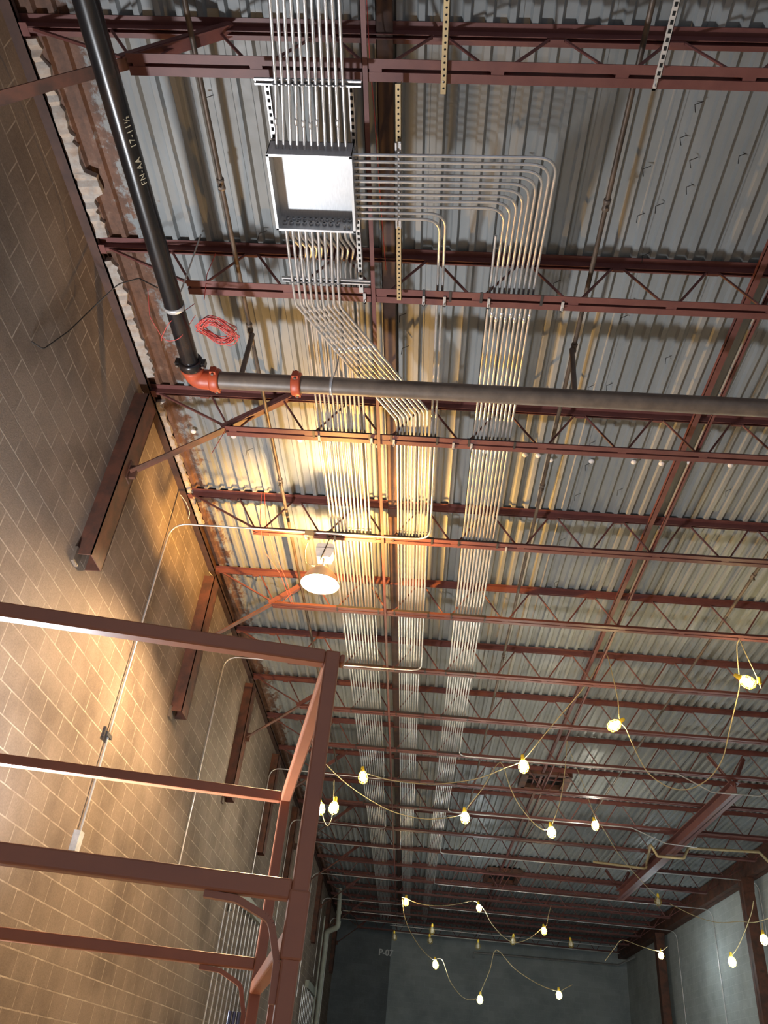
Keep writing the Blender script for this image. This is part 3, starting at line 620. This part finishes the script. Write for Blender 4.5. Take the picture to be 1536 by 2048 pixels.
# painted mark on the dark wall
cu = bpy.data.curves.new('s', 'FONT'); cu.body = 'P-07'; cu.size = .36; cu.extrude = .004; cu.offset = .008
tmp = bpy.data.objects.new('s', cu); C.objects.link(tmp)
me = bpy.data.meshes.new_from_object(tmp.evaluated_get(bpy.context.evaluated_depsgraph_get())); bpy.data.objects.remove(tmp)
me.materials.clear(); me.materials.append(M['sign'])
o = bpy.data.objects.new('wall_lettering', me); C.objects.link(o); o.location = (-1.52, YB-.162, 5.12); o.rotation_euler = (math.pi/2, 0, 0)
tag(o, 'white letters P-07 on the dark part of the back wall', 'lettering')
for x, lab in ((-.66+.2, 'left'), (.0+.38, 'right')):
    b = MB(); b.box((x, YB-.03, 2.35), (x+.13, YB, 2.52)); tag(b.build('wall_plate', 'sign', origin=(x, YB, 2.35)), '%s small white plate low on the back wall' % lab, 'wall plate')

# ---------------------------------------------------------------- high bay lamp
lx, ly = LAMP
t = thing('high_bay_lamp', 'glowing round high bay lamp with white ballast box hanging from a joist', 'lamp', (lx, ly, 5.08))
b = MB(); b.lathe([(.238,0),(.240,.006),(.236,.012),(.228,.03),(.205,.09),(.165,.155),(.130,.195),(.105,.217)], (lx,ly,5.08), 40); part(b, 'reflector', 'reflector_out', t, 'warm glowing outer reflector')
b = MB(); b.lathe([(.232,.002),(.222,.03),(.199,.09),(.159,.155),(.124,.193),(.101,.215)], (lx,ly,5.08), 40); part(b, 'reflector_lining', 'reflector_in', t, 'blinding white inside of the reflector')
b = MB(); b.lathe([(.242,-.006),(.250,0),(.242,.008),(.234,0),(.242,-.006)], (lx,ly,5.08), 40); part(b, 'rim', 'reflector_out', t)
b = MB()
prof = [(.001,-.05),(.025,-.045),(.045,-.025),(.05,0),(.045,.025),(.025,.045),(.001,.05)]
b.lathe(prof, (lx,ly,5.205), 20); bulb = part(b, 'bulb', 'bulb_glow', t, 'white hot bulb')
b = MB(); b.lathe([(.001,5.262),(.062,5.262),(.062,5.268),(.016,5.27),(.016,5.30),(.016,5.46)], (lx,ly,0), 16)  # wide disc above the bulb is added to block its own upward leak
for a_ in (0,2.09,4.19): b.bar((lx+.015*math.cos(a_),ly+.015*math.sin(a_),5.31),(lx+.103*math.cos(a_),ly+.103*math.sin(a_),5.297),.008,.004)
part(b, 'socket', 'white_paint', t)
b = MB()
b.prism([(lx-.115,5.44+.10),(lx-.115,5.64),(lx-.095,5.665),(lx+.095,5.665),(lx+.115,5.64),(lx+.115,5.44+.10),(lx+.085,5.455),(lx-.085,5.455)], ly-.045, ly+.115)
part(b, 'ballast_box', 'white_paint', t, 'white enamel ballast box')
b = MB(); b.box((lx-.117, ly-.048, 5.598), (lx+.117, ly+.118, 5.602)); part(b, 'lid_seam', 'dark_strut', t)
b = MB(); b.tube([(lx-.04, ly-.06, 5.37), (lx+.0, ly-.06, 5.56), (lx+.045, ly-.06, 5.74), (lx+.045, ly+.10, 5.888)], .007, 8); part(b, 'hanging_hook', 'dark_wire', t)
b = MB(); b.tube(fillet([(lx-.235, ly-.02, 5.72), (lx-.255, ly-.02, 5.55), (lx-.22, ly-.02, 5.36), (lx-.13, ly-.02, 5.33), (lx-.08, ly, 5.34)], .06), .006, 8); part(b, 'supply_cord', 'tan_cord', t)
b = MB(); b.box((lx-.29, ly-.07, 5.755), (lx-.18, ly+.03, 5.84)); b.tube([(lx-.235, ly-.02, 5.76), (lx-.235, ly-.02, 5.70)], .014, 10)
tag(b.build('outlet_box', 'tan_angle', origin=(lx-.235, ly, 5.8)), 'small metal outlet box on the joist feeding the glowing lamp', 'box')
for o_ in bpy.data.objects:
    if o_.name == 'high_bay_uplight': o_.parent = t; o_.location = Vector(o_.location)-Vector(t['at'])

# work light on a stand, just out of frame at lower left, that throws the cool light
t = thing('work_light', 'work light on a stand aimed at the ceiling', 'work light', (FLOOD[0], FLOOD[1], ZF))
b = MB(); b.lathe([(.0,-.14),(.10,-.13),(.15,-.05),(.155,-.02)], (FLOOD[0],FLOOD[1],FLOOD[2]-.02), 20); part(b, 'housing', 'housing', t)
b = MB(); b.tube([(FLOOD[0],FLOOD[1],ZF+.3),(FLOOD[0],FLOOD[1],FLOOD[2]-.15)], .02, 8); part(b, 'pole', 'dark_strut', t)
for k in range(3):
    a = k*2.094; b = MB(); b.tube([(FLOOD[0],FLOOD[1],ZF+.6),(FLOOD[0]+.5*math.cos(a),FLOOD[1]+.5*math.sin(a),ZF+.01)], .014, 8); part(b, 'leg', 'dark_strut', t)
for o_ in bpy.data.objects:
    if o_.name == 'work_light_beam': o_.parent = t; o_.location = Vector(o_.location)-Vector(t['at'])

# ---------------------------------------------------------------- red tube frame, lower left
FS = .8333; P1 = Vector((-.515, 3.905, 0))*FS; P2 = Vector((-1.07, 6.50, 0))*FS; e1 = Vector((math.cos(.165), math.sin(.165), 0)); e2 = (P2-P1).normalized()
t = thing('tube_steel_stand', 'welded red tube steel framework standing in the lower left corner', 'steel stand', (P1.x, P1.y, ZF))
W = .066
def fbar(name, a, c_, w=W, h=W, lab=None):
    b = MB(); a = Vector(a); c_ = Vector(c_); vertical = abs((c_-a).normalized().z) > .9
    b.bar(a, c_, w, h, up=(tuple(e1) if vertical else (0,0,1)))
    o = part(b, name, 'frame', t, lab); md = o.modifiers.new('b', 'BEVEL'); md.width = .009; md.segments = 2; return o
ZA, ZC2 = 1.825*FS, .695*FS
def at(P, z, s=0): q = P+e1*s; return (q.x, q.y, z)
fbar('post', at(P1, ZF), at(P1, 1.864*FS), lab='front post'); fbar('post', at(P2, ZF), at(P2, 1.82*FS), lab='rear post')
fbar('top_rail', at(P1, ZA, -.033), at(P1, ZA+.0, -2.98)); fbar('top_rail', at(P2, ZA, -.033), at(P2, ZA, -2.6))
fbar('side_rail', Vector(at(P1, ZA-.0))+e2*.04, Vector(at(P2, ZA-.0))-e2*.04)
fbar('middle_rail', at(P1, ZC2, -.033), at(P1, ZC2, -2.98), h=.072); fbar('middle_rail', at(P2, ZC2-.03, -.033), at(P2, ZC2-.03, -2.6))
fbar('side_rail', Vector(at(P1, ZC2-.15))+e2*.04, Vector(at(P2, ZC2-.15))-e2*.04)
fbar('rail_stub', at(P1, ZA, .033), at(P1, ZA, .055), h=.042)
fbar('post_sleeve', at(P1, .58), at(P1, .35), w=.079, h=.079, lab='thicker sleeve where the middle rail meets the front post')
def brace(P, z0, reach, drop):
    b = MB(); pts = [at(P, z0-.047, -reach-.12), at(P, z0-.052, -reach), at(P, z0-drop*.45, -reach*.40), at(P, z0-drop, -.047), at(P, z0-drop-.13, -.043)]
    pts = fillet(pts, .06, 4)
    for p0, p1 in zip(pts, pts[1:]): b.bar(p0, p1, .042, .024, up=(0,0,1) if abs((Vector(p1)-Vector(p0)).normalized().z) < .95 else tuple(e1))
    part(b, 'corner_brace', 'frame', t)
brace(P1, ZC2, .225, .235); brace(P2, ZC2-.03, .225, .25)
for s_, lab in ((.085, None), (.16, None)):
    Q = P2+e1*s_-e2*.42
    fbar('jamb_post', (Q.x, Q.y, ZF), (Q.x, Q.y, .35), w=.05, h=.05)
for k in range(3):
    Q = P2-e1*(.075+.025*k)-e2*.08
    conduit([(Q.x, Q.y, .30), (Q.x, Q.y, ZF)], 'blue-tinted steel tube beside the rear frame post, %s from the right' % ORD[k], 'blue-tinted tubes', r=.011, mt='blue_steel')

# ---------------------------------------------------------------- wires
random.seed(11)
b = MB()
cx, cy, cz = -2.12, 4.98, 5.50
for k in range(16):
    r1, r2 = .17+.08*random.random(), .18+.09*random.random(); ox, oy, oz = [random.uniform(-.035,.035) for _ in range(3)]
    a0 = random.random()*6.28; tilt = random.uniform(-.4,.4)
    pts = []
    for j in range(25):
        a = a0+6.0*j/24; pts.append((cx+ox+r1*.72*math.cos(a), cy+oy+r2*.9*math.sin(a), cz+oz+.10*math.sin(a+tilt)+.02*math.sin(3*a)))
    b.tube(pts, .0045, 5)
tag(b.build('wire_coil', 'red_wire', origin=(cx,cy,cz)), 'tangled coil of thin red wire hanging beside the black pipe', 'wire')
b = MB(); b.tube(fillet([(-2.35,4.85,5.70),(-2.50,4.80,5.38),(-2.62,5.0,5.40),(-2.66,5.1,5.46)], .1), .0035, 5); b.tube(fillet([(-2.33,4.9,5.6),(-2.45,5.0,5.38),(-2.6,5.05,5.39),(-2.72,4.85,5.5),(-2.75,4.7,5.7)], .1), .0035, 5)
b.tube([(-2.25,4.8,5.7),(-2.28,4.75,6.0),(-2.3,4.82,6.4)], .004, 5)
tag(b.build('wire_loop', 'red_wire', origin=(-2.4,4.9,5.5)), 'loose red wire looped under the black pipe below its white band', 'wire')
b = MB(); b.tube(fillet([(XL+.01,4.66,4.9),(XL+.04,4.80,4.96),(XL+.03,4.87,5.10),(XL+.05,5.0,5.42),(-3.45,5.10,5.85),(-3.2,4.95,6.05),(-2.9,4.75,5.9),(-2.62,4.62,5.62)], .12), .006, 6)
tag(b.build('wall_cable', 'dark_wire', origin=(XL,4.66,4.9)), 'dark brown cable looping from the left block wall to the black pipe', 'cable')
for pts, lab in (([(-2.42,8.72,6.45),(-2.36,8.70,6.0),(-2.30,8.95,5.7),(-2.2,9.8,5.85),(-2.15,10.75,5.9)], 'thin red wire drooping between joists left of the lamp, outer strand'),
                 ([(-2.38,8.72,6.45),(-2.28,8.72,6.0),(-2.18,9.05,5.75),(-2.12,9.9,5.82),(-2.12,10.75,5.9)], 'thin red wire drooping between joists left of the lamp, inner strand'),
                 ([(-2.50,6.70,5.45),(-2.44,6.8,5.95),(-2.42,6.82,6.1)], 'short red wire hanging at the third joist near the orange elbow'),
                 ([(-.75,2.0,6.3),(-.72,2.9,6.2),(-.68,3.2,6.05),(-.66,4.2,6.2),(-.62,4.7,6.1)], 'thin red string running along the dark bridging above the box')):
    b = MB(); b.tube(fillet(pts, .3), .004, 5); tag(b.build('red_wire', 'red_wire', origin=pts[0]), lab, 'wire')
for k, y in enumerate((6.75, 8.75, 10.75)):
    b = MB(); b.tube(fillet([(XL+.02,y,6.36),(XL+.08,y+.10,6.32),(XL+.14,y+.20,6.22),(XL+.12,y+.26,6.15)], .08), .004, 5)
    tag(b.build('white_wire', 'white_paint', origin=(XL,y,6.3)), 'short white wire curling from the wall at the end of the %s joist' % ORD[k+2], 'wire')
HOOKS = [(1.79,3.29),(1.75,3.56),(2.26,3.7),(1.88,3.75),(1.52,3.84),(1.92,3.99),(1.71,4.18),(.53,3.79),(1.58,4.28),(.96,5.04),(1.72,4.69),(1.71,5.24),(1.68,5.43),(1.54,6.41),(1.73,6.37),(2.25,5.93),(1.73,7.33),(1.75,7.74),(2.24,8.2),(1.73,8.36),(3.54,8.09),(1.8,10.53),(2.79,8.86),(1.7,9.4),(-.53,5.53),(-.5,5.97),(-2.48,7.83),(-1.81,4.83),(-2.11,3.34),(-1.85,4.61)]
for (x, y) in HOOKS:
    a = random.uniform(-.5,.5); b = MB(); b.tube([(x+.07, y-.01, ZD+.005), (x, y, ZD-.03), (x+.02*a, y+.03, ZD-.09)], .0035, 5)
    tag(b.build('tie_wire', 'dark_wire', origin=(x,y,ZD)), 'short bent dark tie wire poking down from the ribbed deck', 'wire', 'tie wires under the deck')
DX = [(-3.11,7.52),(-2.61,7.57),(-1.77,7.57),(-.79,7.61),(-.65,7.61),(.51,7.59),(1.0,7.61),(1.16,7.61),(1.32,7.68),(1.81,7.66),(2.31,7.63),(2.64,7.63),(2.81,7.6),(2.96,7.58),(3.44,7.59)]
for k, (x, y) in enumerate(DX):
    b = MB(); b.lathe([(.0,-.012),(.028,-.010),(.034,0),(.034,.01)], (x, y, 6.45), 16); b.tube([(x,y,6.45),(x,y,ZD+.03)], .008, 6)
    tag(b.build('deck_disc', 'disc', origin=(x,y,6.45)), 'small white round disc under the deck, %s from the left in its row' % ORD[k], 'disc', 'white discs in a row')

# ---------------------------------------------------------------- string lights
CORD_LABELS = {'a1':'tan cord swagging from the right joist hook down and up past a caged bulb','a0':'short tan cord hanging to a lamp socket at the right edge','a2':'tan cord slanting from the joist down left past two caged bulbs',
 'b1':'tan cord hanging straight to a bulb, left leg of the narrow peak','b2':'long tan cord running down right past a bulb to a small ring','b3':'tan cord dipping from the middle bulb up to a joist','b4':'tan cord sagging left behind the conduit bundles','c1':'tan cord with a small loop between the two bulbs beside the red post',
 'd1':'tan cord swagging across the far end through three bulbs','d2':'long tan cord hanging low before the back wall through three bulbs','e1':'tan cord by the farther column on the right wall','e2':'tan cord hanging to the bulb in front of the right block wall','e3':'short cord above the bulb at the lower right edge','e4':'tan cord spanning across the right block wall'}
for k, pts in CORDS.items():
    far = pts[0][1] > 18
    P = [Vector(p) for p in pts]; Q = []
    for i in range(len(P)-1):
        p0, p1, p2, p3 = P[max(i-1,0)], P[i], P[i+1], P[min(i+2,len(P)-1)]
        for j in range(4):
            u = j/4; Q.append(.5*((2*p1)+(p2-p0)*u+(2*p0-5*p1+4*p2-p3)*u*u+(3*p1-p0-3*p2+p3)*u**3))
    Q.append(P[-1])
    b = MB(); b.tube(Q, .008 if not far else .010, 6); tag(b.build('light_cord', 'tan_cord', origin=pts[0]), CORD_LABELS[k], 'cord', 'temporary string light cords')
BL = ['caged bulb at the upper right end of the string, hanging below a joist','caged yellow bulb on the big right swag','caged white bulb left of the big right swag','caged yellow bulb in front of the left conduit bundle',
 'white bulb at the foot of the narrow cord peak','white bulb just right of the one below the cord peak','white bulb right beside the right conduit bundle','very bright bulb touching the edge of the red post','smaller bulb right of the one at the red post',
 'orange bulb below the end of the middle conduit bundle','cool bulb near the far ceiling at the cord top','orange bulb at the right end of the far swag','cool bulb hanging low before the dark back wall, leftmost','cool bulb hanging lowest before the back wall','cool bulb low before the back wall, right one',
 'bulb in front of the farther column on the right wall','bulb in front of the right block wall between the columns','bulb at the lower right edge of the photo',
 'unlit caged bulb at the bottom of the far swag','unlit caged bulb in the far middle','unlit caged bulb pair at far left, upper','unlit caged bulb pair at far left, lower','unlit caged bulb at far right under the last joists','unlit caged bulb at the end of the long slanting cord','unlit caged bulb nearest the dark wall','unlit bulb socket at the right edge by the upper caged bulb']
random.seed(5)
for (x, y, z, lit, col), lab in zip(BULBS, BL):
    t = thing('string_light', lab, 'string light', (x, y, z), 'caged bulbs of the temporary string lights')
    s_ = 1.35 if y > 18 else 1.4
    if (y == 10.8 and lit): ax = Vector((.85, .1, -.45)).normalized()
    elif y == 12.3: ax = Vector((-.75, .1, -.55)).normalized()
    else: ax = Vector((random.uniform(-.1,.2), .05, -1)).normalized()
    q = ax.to_track_quat('Z', 'Y').to_matrix()
    def put(b): b.v = [tuple(q @ (Vector(v_)*s_) + Vector((x,y,z))) for v_ in b.v]
    b = MB(); b.lathe([(.001,-.135),(.018,-.13),(.022,-.11),(.024,-.075),(.024,-.06)], (0,0,0), 12); put(b); part(b, 'socket', 'yellow_plastic', t)
    if y > 10.9 or lit:
        b = MB(); b.lathe([(.012,-.065),(.018,-.05),(.034,-.02),(.042,.012),(.036,.045),(.018,.062),(.001,.066)], (0,0,0), 16); put(b); part(b, 'bulb', 'bulb_off' if not lit else 'bulb_'+col, t)
    b = MB()
    for k in range(8):
        a = k*math.pi/4; b.tube([(.024*math.cos(a),.024*math.sin(a),-.07),(.056*math.cos(a),.056*math.sin(a),-.03),(.066*math.cos(a),.066*math.sin(a),.02),(.050*math.cos(a),.050*math.sin(a),.07),(.012*math.cos(a),.012*math.sin(a),.095)], .0028, 4)
    for h, r in ((-.03,.056),(.02,.066),(.06,.056)):
        b.tube([(r*math.cos(j*.393),r*math.sin(j*.393),h) for j in range(17)], .0028, 4, cap=False)
    if y == 10.8 and not lit: continue
    put(b); part(b, 'cage', 'yellow_plastic' if lit else 'unlit_plastic', t)
